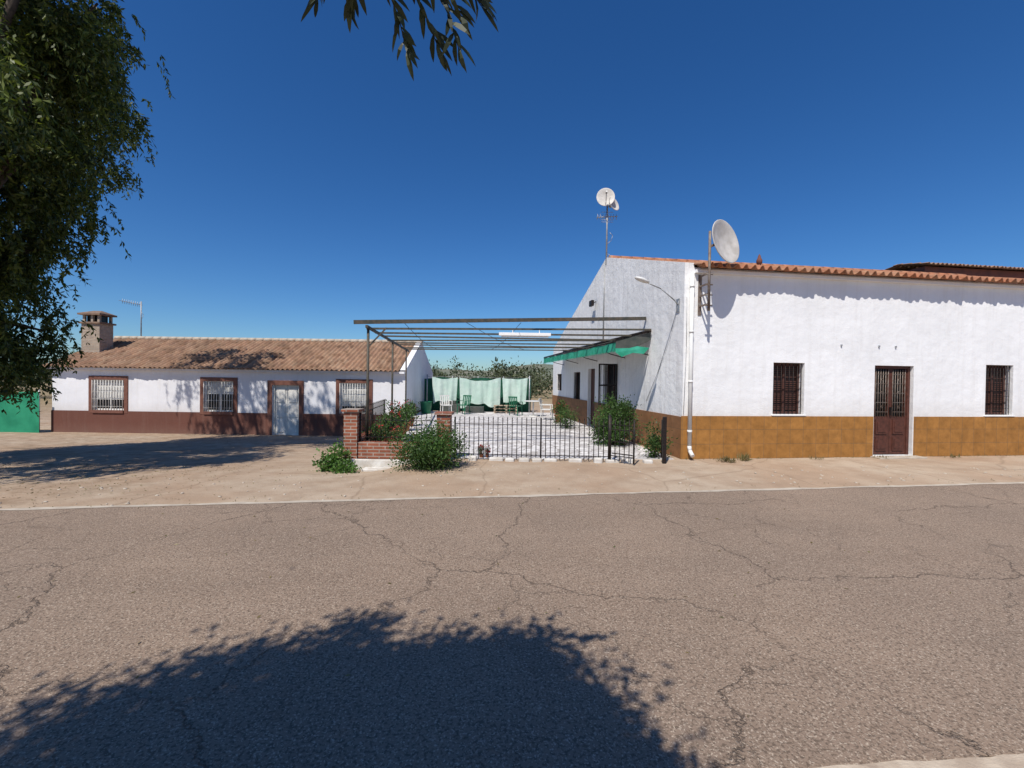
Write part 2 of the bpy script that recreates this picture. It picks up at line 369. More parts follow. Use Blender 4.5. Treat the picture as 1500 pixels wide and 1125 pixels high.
def tiles(name,x0,x1,ye,ze,yr,zr,parent,mat,per=.21,row=.38,amp=.036,thick=.016):
    m=MB(); L=math.hypot(yr-ye,zr-ze); dy,dz=(yr-ye)/L,(zr-ze)/L; ny,nz=-dz*(1 if dy>0 else -1),abs(dy)
    nr=int(L/row)+1; ns=8; nxx=int(round((x1-x0)/per*ns)); lines=[]
    for i in range(nr):
        a=i*row; c=min((i+1)*row,L)
        lines+= [(a,.028),(c-.001,0)]
    jx=[random.uniform(-.006,.006) for _ in range(nxx//ns+2)]
    for li,(s_,o_) in enumerate(lines):
        for i in range(nxx+1):
            x=x0+i*per/ns; p=math.sin(2*math.pi*i/ns+.01); h=amp*math.copysign(abs(p)**.6,p)+o_+jx[i//ns]
            ss=s_+ (jx[(i//ns*3+li//2)%len(jx)]*4 if li%2==0 else 0)
            m.v.append((x,ye+dy*ss+ny*h,ze+dz*ss+nz*h))
    w=nxx+1
    for j in range(len(lines)-1):
        for i in range(nxx):
            a=j*w+i; m.f.append((a,a+1,a+1+w,a+w)); m.mi.append(0); m.sm.append(True)
    o=m.build(name,[mat],parent)
    sm=o.modifiers.new('s','SOLIDIFY'); sm.thickness=thick; sm.offset=-1
    return o
tiles('front_roof_tiles',.2,14,-.30,4.235,5.1,5.82,RB,'tileR',.20,.38,.045,.02)
tiles('rear_roof_tiles',.2,14,12.9,3.22,5.1,5.82,RB,'tileR',.20,.38,.04)
b=MB(); b.box((0.22,-.10,4.13),(14,-.001,4.20)); b.build('eave_cornice',['white'],RB)
b=MB(); x=.1
while x<14: b.cyl((x,5.1,5.84),(x+.42,5.1,5.85),.10,.085,10); x+=.4
b.build('ridge_tiles',['tileR'],RB)
def bars(m,x0,x1,z0,z1,y,sp=.10,r=.008,nh=3,mi=0,ax='x'):
    f=(lambda a,z:(a,y,z)) if ax=='x' else (lambda a,z:(y,a,z))
    n=max(2,int(round((x1-x0)/sp)))
    for i in range(n+1): a=x0+(x1-x0)*i/n; m.cyl(f(a,z0),f(a,z1),r,n=6,mi=mi)
    for j in range(nh): z=z0+(z1-z0)*(j+.5)/nh; m.beam(f(x0,z),f(x1,z),.022,.008,mi)
for i,(a,c,d,e) in enumerate((w1,w2,w3)):
    m=MB(); m.box((a,.20,d),(c,.235,e),1)
    for x in(a,c-.06,(a+c)/2-.03): m.box((x,.155,d),(x+.06,.20,e),0)
    for z in(d,e-.06,): m.box((a+.06,.16,z),(c-.06,.199,z+.06),0)
    z=d+.1
    while z<e-.08: m.box((a+.06,.175,z),(c-.06,.198,z+.028),0,None); z+=.05
    bars(m,a+.04,c-.04,d+.01,e-.01,.05,.095,.008,4,2)
    m.build('window_%d'%i,['blind','dark','iron'],RB)
    m=MB(); m.box((a-.04,-.04,d-.035),(c+.04,.15,d-.002)); bevel(m.build('sill_%d'%i,['white'],RB),.008)
m=MB(); a,c,d,e=door
m.box((a,.2,d),(c,.235,e),1)
for x in(a,c-.07): m.box((x,.08,d),(x+.07,.18,e),0)
m.box((a+.07,.08,e-.07),(c-.07,.18,e),0)
mid=(a+c)/2
for l,rr in((a+.07,mid-.004),(mid+.004,c-.07)):
    m.box((l,.10,d+.02),(rr,.14,d+.92),0)
    for z0,z1 in((d+.1,d+.42),(d+.5,d+.85)): m.box((l+.08,.08,z0),(rr-.08,.099,z1),0); m.box((l+.12,.07,z0+.05),(rr-.12,.079,z1-.05),0)
    for x in(l,rr-.06): m.box((x,.10,d+.921),(x+.06,.14,e-.08),0)
    bars(m,l+.06,rr-.06,d+.92,e-.09,.09,.07,.010,5,3)
    for z in(d+1.15,d+1.5,d+1.8): m.lathe([(.025,-.006),(.032,0),(.025,.006)],n=10,mi=3,M4=Matrix.Translation(((l+rr)/2,.085,z))@Matrix.Rotation(math.pi/2,4,'X'))
m.box((mid-.012,.055,d+.95),(mid+.012,.099,d+1.15),2)
m.build('entrance_door',['wood','dark','iron','rust'],RB)
m=MB(); m.box((a-.1,-.28,-.2),(c+.1,-.023,.028)); bevel(m.build('door_step',['concrete'],RB),.01)
for i,(a,c,d,e) in enumerate(so):
    m=MB(); m.box((.17,a,d),(.21,c,e),1)
    for y in(a,c-.06,(a+c)/2-.03): m.box((.12,y,d),(.169,y+.06,e),0)
    if i!=1: bars(m,a+.03,c-.03,d+.01,e-.01,.04,.11,.008,3,2,'y')
    else: m.box((.13,a+.06,d),(.165,c-.06,e-.06),0)
    m.build('side_opening_%d'%i,['blind','dark','iron'],RB)
m=MB()
for x in(-.60,-.05): m.box((x,3.9,.96),(x+.04,3.94,2.24))
for z in(.96,1.55,2.20): m.box((-.56,3.9,z),(-.05,3.94,z+.04))
bars(m,-.53,-.08,.98,2.22,3.92,.09,.008,1,0); m.build('open_window_grille',['iron'],RB)
m=MB(); m.cyl((.14,-.075,.3),(.14,-.075,4.12),.045,n=12); m.path([(.14,-.075,.3),(.14,-.10,.2),(.14,-.22,.1)],.045,n=12)
for z in(.6,1.7,2.8,3.8): m.cyl((.14,-.075,z),(.14,-.075,z+.05),.053,n=12)
m.build('drainpipe',['pvc'],RB)
m=MB(); m.path([(-.02,.2,3.55),(-.03,.5,2.9),(-.02,1.2,1.9),(-.02,1.8,1.2)],.007,n=5); m.path([(.05,-.02,3.6),(.06,-.02,2.5),(.02,-.02,1.0)],.006,n=5)
for x in (3.9,4.9,5.35): m.box((x,-.03,2.6),(x+.03,-.003,2.64))
m.cyl((-.03,5.2,3.0),(-.03,5.2,5.75),.02,n=6)
m.build('wall_cables',['galv'],RB)
LP=empty('wall_street_lamp',(3.79,9.7,0),th)
m=MB(); m.path([(-.0,.25,3.45),(-.12,.2,3.55),(-.5,.1,3.78),(-.86,.02,3.88)],.013,n=8); m.box((-.02,.18,3.3),(-.002,.32,3.6))
m.build('arm',['galv'],LP)
m=MB(); Rm=Matrix.Translation((-1.0,-.02,3.92))@Matrix.Rotation(math.radians(18),4,'Y')@Matrix.Diagonal((.85,.42,.26,1))
m.lathe([(0.001,.2),(.10,.19),(.19,.1),(.21,0),(.18,-.08),(.1,-.13),(.001,-.14)],n=16,M4=Rm); m.build('lamp_head',['wpaint'],LP)
FL=empty('floodlight',(3.79,9.7,0),th)
m=MB(); m.box((-.22,5.95,4.38),(-.12,6.25,4.58)); m.beam((-.12,6.1,4.5),(0,6.1,4.55),.03,.03); bevel(m.build('floodlight_body',['iron'],FL),.01)
MA=empty('rooftop_antenna_mast',(3.12,14.76,0))
m=MB(); m.cyl((0,0,5.6),(0,0,8.0),.028,n=8)
m.cyl((-.35,0,7.2),(.35,0,7.25),.014,n=6)
for i in range(8): x=-.32+i*.09; m.cyl((x,-.16+.01*i,7.21),(x,.16-.01*i,7.21),.008,n=5); m.cyl((x,0,7.12),(x,0,7.32),.007,n=5)
for z in(7.05,7.12,7.38): m.cyl((-.2,0,z),(.2,0,z),.008,n=5)
m.path([(0,0,6.3),(.14,0,6.42),(.2,0,6.6),(.1,0,6.7)],.008,n=5); m.path([(0,0,6.0),(.12,-.1,5.9),(.05,0,5.75)],.008,n=5)
m.build('mast',['galv'],MA)
def dish(name,c,dirv,R,parent,dp=.16,arm=True,ratio=1.0):
    q=Vector(dirv).to_track_quat('Z','Y').to_matrix().to_4x4()@Matrix.Diagonal((1,ratio,1,1))
    m=MB(); pr=[]
    for i in range(9): r_=R*i/8+.0005; pr.append((r_,dp*(r_/R)**2))
    pr+=[(R+.012,dp+.0),(R+.012,dp-.015),(R-.01,dp-.03)]
    for i in range(7,-1,-1): r_=R*i/8+.0005; pr.append((r_,dp*(r_/R)**2-.018))
    m.lathe(pr,c,28,0,q)
    C=Vector(c); a=q@Vector((0,0,1)); a.normalize(); dn=q@Vector((0,-1,0))
    f=C+a*R*1.15+dn*R*.2
    if arm:
        m.path([C+dn*R*.95+a*dp,C+dn*R*.7+a*R*.6,f],.012,n=6,mi=1); m.cyl(f-a*.02,f+a*.09,.03,n=10,mi=1)
    m.cyl(C-a*.02,C-a*.14,.05,n=10,mi=1)
    m.build(name,['dish','galv'],parent)
dish('dish_round',(-.08,-.08,7.82),(-.12,-.95,.25),.29,MA,.06,True,1.15)
dish('dish_small',(.17,-.05,7.62),(.6,-.75,.3),.24,MA,.06,False)
DI=empty('satellite_dish',(3.79,9.7,0),th)
m=MB(); m.cyl((.36,-.36,3.25),(.36,-.36,4.95),.028,n=10)
for z in(3.4,3.62,3.84,4.06): m.beam((.36,-.36,z),(.36,-.005,z),.03,.03); m.cyl((.28,-.36,z-.03),(.44,-.36,z-.03),.014,n=6)
m.box((.32,-.015,3.2),(.40,-.003,4.1))
m.beam((.36,-.36,4.62),(.54,-.40,4.70),.05,.05)
m.build('pole_and_bracket',['rust'],DI)
dish('dish',(.60,-.42,4.69),(.42,-.88,.18),.47,DI,.10,False)
RV=empty('roof_vent',(3.79,9.7,0),th)
m=MB(); m.lathe([(.04,4.3),(.04,4.48),(.06,4.5),(.065,4.57),(.04,4.62),(.025,4.68),(.001,4.72)],(1.98,.25,0),12); m.build('vent_pot',['oldwall'],RV)
NB=empty('neighbouring_barn',(3.79,9.7,0),th)
m=MB(); zt=6.75
m.wall(14.7,30,-.2,zt,[],lambda u,v,w:(u,7.0,v),.1); m.wall(7.0,9,-.2,zt,[],lambda u,v,w:(14.7,u,v),.1)
m.wall(7,9,-.2,zt,[],lambda u,v,w:(30,u,v),.1); m.wall(14.7,30,-.2,zt,[],lambda u,v,w:(u,9,v),.1); m.build('walls',['oldwall'],NB)
tiles('roof_tiles',14.5,30,6.7,zt+.03,8.0,zt+.3,NB,'tileL',.21,.38); tiles('roof_tiles_rear',14.5,30,9.3,zt+.03,8.0,zt+.3,NB,'tileL',.21,.38)

# ---------------------------------------------------------------- left house
LH=empty('long_white_cottage')
HX0,HX1,HY0,HY1=-20.0,-4.62,19.0,25.5; ZB,ZE,ZR=-1.1,1.98,3.50; BT=.09
win=[(-18.22,-16.86),(-13.38,-12.1),(-7.48,-6.22)]; wz=(.13,1.45)
dr=(-10.42,-9.25,-.86,1.32)
ops=[(a,c,*wz) for a,c in win]+[dr]
m=MB(); m.wall(HX0,HX1,ZB,ZE,ops,lambda u,v,w:(u,HY0+w,v),.2); m.build('front_wall',['lwhite'],LH)
m=MB()
for x in(HX0,HX1):
    m.face([(x,HY0,ZB),(x,HY1,ZB),(x,HY1,1.98),(x,(HY0+HY1)/2,3.56),(x,HY0,2.04)])
m.wall(HX0,HX1,ZB,ZE,[],lambda u,v,w:(u,HY1,v),.1)
m.face([(HX1,HY0-.02,2.04),(HX1,22.25,3.58),(HX1-.25,22.25,3.58),(HX1-.25,HY0-.02,2.04)])
m.face([(HX1-.25,HY0-.02,2.04),(HX1-.25,22.25,3.58),(HX1-.25,22.25,3.3),(HX1-.25,HY0-.02,1.9)])
m.build('gable_walls',['lwhite'],LH)
m=MB()
for a,c in((HX0-.02,dr[0]-.2),(dr[1]+.2,HX1+.02)): m.box((a,HY0-.025,ZB),(c,HY0-.001,BT))
m.box((HX1+.001,HY0-.02,ZB),(HX1+.022,HY1,BT))
m.build('oxide_base',['lbase'],LH)
tiles('front_roof_tiles',-20.16,-4.87,18.68,1.98,22.25,3.52,LH,'tileL',.21,.38,.036)
tiles('rear_roof_tiles',-20.16,-4.87,25.8,1.98,22.25,3.52,LH,'tileL',.21,.38,.036)
m=MB(); x=-20.2
while x<-4.9: m.cyl((x,22.25,3.53),(x+.42,22.25,3.545),.11,.095,10); x+=.4
m.build('ridge_tiles',['concrete'],LH)
m=MB(); m.box((-20.1,18.82,1.88),(-4.65,18.999,1.97)); m.build('eave_cornice',['lwhite'],LH)
for i,(a,c) in enumerate(win):
    d,e=wz; m=MB(); w=.17; y0=HY0-.035; y1=HY0-.001
    m.box((a-w,y0,d-.13),(a,y1,e+w)); m.box((c,y0,d-.13),(c+w,y1,e+w)); m.box((a,y0,e),(c,y1,e+w)); m.box((a,y0-.04,d-.13),(c,y1,d))
    bevel(m.build('window_surround_%d'%i,['surround'],LH),.006)
    m=MB(); m.box((a,HY0+.16,d),(c,HY0+.195,e),1)
    for x in(a,(a+c)/2-.03,c-.06): m.box((x,HY0+.11,d),(x+.06,HY0+.159,e),0)
    for z in(d,e-.06): m.box((a+.061,HY0+.115,z),(c-.061,HY0+.158,z+.06),0)
    hb=[.85,.55,1.0][i]; z=e-.07
    while z>e-hb: m.box((a+.06,HY0+.13,z-.045),(c-.06,HY0+.157,z-.003),0); z-=.05
    bars(m,a+.02,c-.02,d+.0,e-.02,HY0-.07,.115,.012,4,0)
    for x in(a+.02,c-.02):
        for z in(d+.1,e-.1): m.beam((x,HY0-.07,z),(x,HY0+.02,z),.02,.02,0)
    m.build('window_%d'%i,['wpaint','dark'],LH)
a,c,d,e=dr; m=MB(); w=.2
m.box((a-w,HY0-.036,ZB),(a,HY0-.001,e+w)); m.box((c,HY0-.036,ZB),(c+w,HY0-.001,e+w)); m.box((a,HY0-.036,e),(c,HY0-.001,e+w)); bevel(m.build('door_surround',['surround'],LH),.006)
m=MB(); m.box((a,HY0+.12,d),(c,HY0+.17,e))
for x in(a,c-.07): m.box((x,HY0+.06,d),(x+.07,HY0+.119,e))
m.box(((a+c)/2-.01,HY0+.10,d),((a+c)/2+.01,HY0+.119,e))
for l,rr in((a+.14,(a+c)/2-.08),((a+c)/2+.08,c-.14)):
    for z0,z1 in((d+.12,d+.65),(d+.77,d+1.3),(d+1.42,e-.12)): m.box((l,HY0+.095,z0),(rr,HY0+.119,z1))
m.cyl(((a+c)/2-.06,HY0+.06,d+1.0),((a+c)/2-.06,HY0+.12,d+1.0),.02,n=8)
bevel(m.build('front_door',['cream'],LH),.008)
m=MB(); cx,cy=-19.55,20.6
m.box((cx-.42,cy-.35,2.4),(cx+.42,cy+.35,4.02),0)
m.box((cx-.5,cy-.43,4.02),(cx+.5,cy+.43,4.10),1)
for dx in(-.38,0,.30):
    for dy in(-.33,.25): m.box((cx+dx,cy+dy,4.10),(cx+dx+.10,cy+dy+.09,4.42),0)
m.box((cx-.3,cy-.2,4.101),(cx+.3,cy+.2,4.40),2)
m.box((cx-.52,cy-.45,4.42),(cx+.52,cy+.45,4.50),1)
m.face([(cx-.5,cy-.43,4.501),(cx+.5,cy-.43,4.501),(cx+.2,cy,4.66),(cx-.2,cy,4.66)],1); m.face([(cx+.5,cy+.43,4.501),(cx-.5,cy+.43,4.501),(cx-.2,cy,4.66),(cx+.2,cy,4.66)],1)
m.face([(cx+.5,cy-.43,4.501),(cx+.5,cy+.43,4.501),(cx+.2,cy,4.66)],1); m.face([(cx-.5,cy+.43,4.501),(cx-.5,cy-.43,4.501),(cx-.2,cy,4.66)],1)
ch=brick('chimney_brick',(.46,.36,.27),(.38,.29,.22),(.42,.37,.31),'s',.25,.07,.012)
cap=simple('chimney_cap',(.25,.17,.12),(.15,.10,.08),6,.9)
m.build('chimney',[ch,cap,'dark'],LH)
AN=empty('tv_antenna',(-18.9,22.25,0))
m=MB(); m.cyl((0,0,3.5),(0,0,5.40),.026,n=8); m.cyl((-1.0,0,5.42),(.05,0,5.22),.017,n=6)
for i in range(9): x=-.95+i*.11; z=5.41-.19*(i*.11); m.cyl((x,-.22+.012*i,z),(x,.22-.012*i,z),.010,n=5); m.cyl((x,0,z-.12),(x,0,z+.12),.010,n=5)
m.path([(0,0,4.9),(.12,0,4.7),(.02,0,4.5)],.008,n=5); m.build('antenna',['galv'],AN)
GF=empty('green_mesh_fence')
m=MB(); n=40
for i in range(n):
    a=-34+i*(13.9)/n; bb=a+13.9/n
    wv=lambda x:18.6+.04*math.sin(x*2.3)
    m.face([(a,wv(a),-1),(bb,wv(bb),-1),(bb,wv(bb),.88+.03*math.sin(bb*3)),(a,wv(a),.88+.03*math.sin(a*3))],0,True)
m.build('netting',['net'],GF)
m=MB()
for i in range(7): x=-33.5+i*2.2; m.cyl((x,18.75,-1),(x,18.75,1.0),.03,n=8)
m.build('posts',['galv'],GF)

# ---------------------------------------------------------------- courtyard
def ledge(y): return -3.2-.133*(y-9.3)
m=MB(); top=.012
A=(ledge(9.3)-.25,9.3);B_=(3.6,9.62);C_=(2.2,22.5);D_=(ledge(22.5)-.25,22.5)
P=[A,(-1.2,9.32),B_,C_,D_]
m.face([(x,y,top) for x,y in P],0)
for i in range(len(P)):
    (xa,ya),(xb,yb)=P[i],P[(i+1)%len(P)]; m.face([(xa,ya,-1.3),(xb,yb,-1.3),(xb,yb,top),(xa,ya,top)],1)
m.build('courtyard_terrace',['paving','wplaster'])
m=MB(); x=-.9
while x<3.0:
    w=random.uniform(.16,.3); m.box((x,9.12+random.uniform(-.03,.03),-.05),(x+w,9.28,.06+random.uniform(0,.04))); x+=w+random.uniform(.02,.3)
bevel(m.build('edging_stones',['wplaster']),.03,3)
BW=empty('brick_boundary_wall')
m=MB()
m.box((-3.50,9.1,-.3),(-3.22,9.38,1.0)); m.box((-1.56,9.1,-.1),(-1.28,9.38,.96))
m.box((-3.219,9.14,.02),(-1.561,9.34,.36))
m.box((-3.54,9.06,1.0),(-3.18,9.42,1.05)); m.box((-1.60,9.06,.96),(-1.24,9.42,1.01))
y=9.381
while y<17.5:
    a=Vector((ledge(y)-.15,y,.15)); b2=Vector((ledge(y+1)-.15,y+1,.15)); m.beam(a,b2,.2,.42); y+=1.0
m.build('brickwork',['brick'],BW)
m=MB(); m.box((-3.6,9.0,-.45),(-1.7,9.099,.02)); m.box((-3.0,8.72,-.45),(-2.3,8.999,-.12)); bevel(m.build('white_plinth_step',['wplaster'],BW),.015)
def fence(m,p,q,z0,z1,sp=.105,r=.007):
    p=Vector(p);q=Vector(q); n=max(2,int((q-p).length/sp))
    for i in range(n+1):
        a=p+(q-p)*i/n; big=i%18==0
        m.cyl((a.x,a.y,z0),(a.x,a.y,z1+(.05 if big else .02)),.018 if big else r,n=6)
        if not big: m.cyl((a.x,a.y,z1+.02),(a.x,a.y,z1+.07),r*1.4,.001,n=6)
    for z in(z0+.10,z1-.10): m.beam((p.x,p.y,z),(q.x,q.y,z),.03,.012)
IF=empty('iron_fence')
m=MB(); fence(m,(-1.2,9.3,0),(2.05,9.2,0),.02,.86,.1,.009); m.build('front_run',['iron'],IF)
m=MB(); fence(m,(-3.2,9.24,0),(-1.58,9.24,0),.36,.92); fence(m,(ledge(9.5)-.15,9.5,0),(ledge(13.5)-.15,13.5,0),.36,1.0); m.build('wall_top_run',['iron'],IF)
IG=empty('iron_gate')
m=MB(); fence(m,(2.09,9.18,0),(2.5,8.88,0),.05,.9,.09,.009); m.cyl((2.07,9.2,0),(2.07,9.2,1.0),.03,n=8); m.cyl((2.5,8.88,.03),(2.5,8.88,.93),.018,n=8)
for i in range(3): m.beam((2.12,9.16,.2+.25*i),(2.48,8.9,.2+.25*i),.02,.02)
m.build('gate_leaf',['iron'],IG)
m=MB(); m.box((3.17,9.1,0),(3.24,9.16,.98))
for q in(.05,.10,.15): m.cyl((3.17-.02+q*.8,9.16+q*2,.1),(3.17-.02+q*.8,9.16+q*2,.9),.009,n=6)
m.beam((3.2,9.16,.85),(3.32,9.5,.85),.02,.03); m.beam((3.2,9.16,.15),(3.32,9.5,.15),.02,.03); m.build('gate_post',['iron'],IG)
PG=empty('pergola_frame')
lx=lambda y:ledge(y)+.03
wx=lambda y:3.79-.133*(y-9.7)
m=MB()
for y in(9.8,13.7,17.6): m.cyl((lx(y),y,0),(lx(y),y,2.86),.03,n=10)
m.beam((-3.5,9.62,2.93),(wx(11.6)-.02,11.6,3.38),.06,.085)
m.beam((lx(9.6),9.6,2.84),(lx(18.6),18.6,2.84),.05,.06)
for i,y in enumerate((10.6,11.8,12.9,13.9,15.1,16.2,17.3,18.4)):
    m.beam((lx(y)-.2,y,2.90+.02*(i%3)),(wx(y+.6)-.05,y+.6,3.04-.035*(i%3)),.045,.045)
m.beam((lx(9.8),9.8,2.4),(lx(9.8)+.4,9.83,2.84),.03,.03)
m.build('steel_frame',['green_steel'],PG)
m=MB()
for a,c in (((-2.5,10.1,2.98),(-3.2,18.4,2.95)),((.2,10.8,3.12),(-.9,18.5,2.96)),((-1.1,10.4,3.05),(.6,18.6,2.96))):
    a=Vector(a);c=Vector(c); pts=[a.lerp(c,t/8)-Vector((0,0,.10*math.sin(math.pi*t/8))) for t in range(9)]; m.path(pts,.006,n=4)
m.build('sagging_wires',['iron'],PG)
m=MB(); m.box((-.36,11.42,2.86),(1.0,11.52,2.94)); m.cyl((-.30,11.47,2.84),(.94,11.47,2.84),.018,n=8); m.beam((.0,11.47,2.94),(.0,11.47,3.02),.02,.02); m.beam((.7,11.47,2.94),(.7,11.47,3.02),.02,.02)
bevel(m.build('fluorescent_lamp',['tube'],PG),.008)
AW=empty('green_awning',(3.79,9.7,0),th)
m=MB(); t=1.6; n=42; t1=10.6
for i in range(n):
    a=t+(t1-t)*i/n; b2=t+(t1-t)*(i+1)/n
    sg=lambda q:.03*math.sin(q*4.4)
    m.face([(-.02,a,2.98),(-.02,b2,2.98),(-.95,b2,2.72+sg(b2)),(-.95,a,2.72+sg(a))],0,True)
    for j in range(3):
        c=a+(b2-a)*j/3; d=a+(b2-a)*(j+1)/3; mid_=(c+d)/2
        ob=lambda q:-.96+.02*math.sin(q*5)
        m.face([(-.95,c,2.71+sg(c)),(-.95,mid_,2.71+sg(mid_)),(ob(mid_),mid_,2.44),(ob(c),c,2.49)],1,True)
        m.face([(-.95,mid_,2.71+sg(mid_)),(-.95,d,2.71+sg(d)),(ob(d),d,2.49),(ob(mid_),mid_,2.44)],1,True)
m.face([(-.02,t,2.98),(-.95,t,2.72),(-.97,t-.02,2.55),(-.6,t-.01,2.56),(-.3,t,2.64),(-.02,t,2.78)],0)
m.face([(-.95,t,2.66),(-.97,t-.03,2.44),(-.80,t-.02,2.33),(-.5,t-.01,2.44),(-.2,t,2.42),(-.05,t,2.58),(-.4,t,2.62)],1)
m.build('fabric',['awndark','awn'],AW)
m=MB(); m.cyl((-.95,t,2.72),(-.95,t1,2.72),.02,n=8); m.cyl((-.03,t,3.02),(-.03,t1,3.02),.04,n=10)
for q in(t+.1,3.3,5.8,8.2,t1-.1): m.path([(-.02,q,2.4),(-.45,q,2.5),(-.95,q,2.71)],.014,n=6); m.beam((-.02,q,3.0),(-.95,q,2.74),.03,.03)
m.build('arms',['iron'],AW)

# ---------------------------------------------------------------- background yard
m=MB(); n=30
for i in range(n):
    a=-4.6+i*5.6/n; b2=a+5.6/n; w=lambda x:23.0+.06*math.sin(x*6)
    m.face([(a,w(a),0),(b2,w(b2),0),(b2,w(b2),1.72+.05*math.sin(b2*3)),(a,w(a),1.72+.05*math.sin(a*3))],0)
for i in range(5): m.cyl((-4.5+i*1.35,23.12,0),(-4.5+i*1.35,23.12,1.85),.03,n=6,mi=1)
m.build('netted_yard_fence',['net2','galv'])
CL=empty('clothesline')
m=MB(); m.cyl((-4.35,22.4,1.80),(.9,22.4,1.78),.008,n=5); 
for x in(-4.35,.9): m.cyl((x,22.4,0),(x,22.4,1.9),.03,n=8)
m.build('line_and_posts',['galv'],CL)
for si,(a,c,bot,sag) in enumerate(((-4.1,-2.78,.40,.10),(-2.70,-.58,.36,.18),(-.5,.80,.50,.07))):
    m=MB(); nu,nv=40,14
    for j in range(nv+1):
        for i in range(nu+1):
            u=a+(c-a)*i/nu; v=j/nv; zt=1.80-sag*math.sin(math.pi*i/nu)-.03*abs(math.sin(u*4))
            zb=bot+.10*math.sin(u*3.1+si)+.05*math.sin(u*8)+.12*(i/nu-.5)*(1 if si else -1)
            m.v.append((u+.04*v*math.sin(u*7)-(i/nu-.5)*.12*v,22.38+.035*math.sin(u*9+v*1.5)*(.3+v)+.018*math.sin(u*21+si),zt+(zb-zt)*v))
    for j in range(nv):
        for i in range(nu):
            q=j*(nu+1)+i; m.f.append((q,q+1,q+nu+2,q+nu+1)); m.mi.append(0); m.sm.append(True)
    m.build('hanging_sheet_%d'%si,['cloth'],CL)
m=MB()
for k_ in range(3):
    z=.05+k_*.15; 
    for q in range(5): m.box((-.9+q*.25,21.6,z+.03),(-.7+q*.25,22.2,z+.05))
    for q in(-.88,-.3,.2): m.box((q,21.6,z-.05),(q+.08,22.2,z+.029))
m.build('wooden_pallet_stack',['pallet'])
m=MB(); m.box((-3.4,21.7,.0),(-2.6,22.1,.45)); m.box((-2.3,21.75,.0),(-1.4,22.15,.32)); m.box((-3.3,21.75,.45),(-2.8,22.05,.6)); bevel(m.build('storage_crates',['awndark']),.02)
# plastic garden chairs and a table at the back of the courtyard
def chair(x,y,r,mat):
    e=empty('garden_chair',(x,y,.012),r); m=MB()
    for a in(-.2,.2):
        for b_ in(-.2,.2): m.beam((a*1.1,b_*1.1,0),(a,b_,.42),.035,.035)
    m.box((-.23,-.23,.42),(.23,.23,.45))
    for i in range(5): m.beam((-.2+i*.1,.22,.45),(-.2+i*.1,.30,.86),.055,.02)
    m.beam((-.24,.30,.87),(.24,.30,.87),.03,.06)
    for a in(-.24,.24): m.beam((a,.26,.64),(a,-.2,.64),.04,.025); m.beam((a,-.2,.44),(a,-.2,.64),.03,.03)
    bevel(m.build('frame',[mat],e),.008)
chair(-3.1,20.6,.4,'wpaint'); chair(-2.3,20.9,-.5,'gplastic'); chair(.2,20.6,2.6,'gplastic'); chair(1.5,18.6,1.3,'wpaint')
m=MB(); m.cyl((1.0,20.2,.70),(1.0,20.2,.73),.45,n=24); m.cyl((1.0,20.2,.05),(1.0,20.2,.70),.035,n=10); m.cyl((1.0,20.2,.012),(1.0,20.2,.05),.25,.2,n=16); m.build('round_table',['wpaint'])
m=MB(); m.lathe([(.001,.0),(.22,.0),(.28,.55),(.30,.58),(.27,.58),(.25,.5),(.001,.5)],(-4.1,20.9,.012),20); m.build('plastic_barrel',['gplastic'])

m=MB(); nn=160
for i in range(nn+1):
    x=-900+i*1800/nn
    z=13+7*math.sin(x*.006+1)+4*math.sin(x*.021)+2*math.sin(x*.05)
    m.v+= [(x,560,-3),(x,640+20*math.sin(x*.01),max(z,3)),(x,800,-3)]
for i in range(nn):
    a=i*3
    for q in(0,1): m.f.append((a+q,a+3+q,a+4+q,a+1+q)); m.mi.append(0); m.sm.append(True)
hm=simple('hill_scrub',(.13,.15,.11),(.20,.19,.14),.02,.95,bump=0); m.build('distant_hills',[hm])
C=[]
for i in range(70):
    x=rng.uniform(-55,16); y=rng.uniform(32,60); R=rng.uniform(1.3,2.2)
    C.append(ell((x,y,R*.85),(R,R,R*.85),16,.4))
C=np.concatenate(C); P,D,L,W=clumpy(C,34,.35,.34,.16); leafobj('distant_olive_trees',P,D,L,W,'leafD')

# ---------------------------------------------------------------- trees
def limbs(name,base,mid,tips,r0,mat,parent):
    m=MB(); m.path([base,tuple((Vector(base)*.5+Vector(mid)*.5)+Vector((.08,.05,0))),mid],r0,r0*.75,12)
    for t in tips:
        a=Vector(mid);c=Vector(t); k1=a.lerp(c,.35)+Vector((0,0,.12*(c-a).length)); k2=a.lerp(c,.7)+Vector((random.uniform(-.1,.1),random.uniform(-.1,.1),.1*(c-a).length))
        m.path([a,k1,k2,c],r0*.5,r0*.06,7)
    m.build(name,[mat],parent)
T1=empty('pepper_tree')
E=[((-12.75,10.5,10.1),(2.9,3.0,2.2),78),((-12.1,10.5,8.9),(2.3,2.4,1.5),50),((-12.3,10.5,7.1),(1.9,2.6,1.5),54),((-12.9,10.5,5.5),(1.7,2.4,1.4),42),((-13.1,10.5,3.9),(1.4,1.9,1.3),40),((-13.1,10.5,2.4),(1.4,1.5,1.0),34),
   ((-13.5,7.6,8.2),(3.0,3,2.8),46),((-10.4,5.8,5.4),(1.5,1.5,1.2),34),((-11.0,7.4,7.2),(1.9,1.8,1.6),42),((-13.2,6.6,5.2),(2.2,2.2,1.9),30),((-15.0,14.2,10.0),(2.4,2.2,2.0),38),((-12.0,9.0,13.0),(2.6,2.4,1.4),46),((-9.95,9.9,9.0),(.75,1.0,.9),20),((-10.3,9.7,6.9),(.45,.9,.4),6),
   ((-8.9,6.5,6.3),(.9,1.1,.8),26),((-9.3,8.2,11.6),(1.6,1.6,1.2),34)]
CC=np.concatenate([ell(c,r_,n,.4) for c,r_,n in E])
P,D,L,W=strands(CC,16,25,.78,.24,.16,.050,.5,.85)
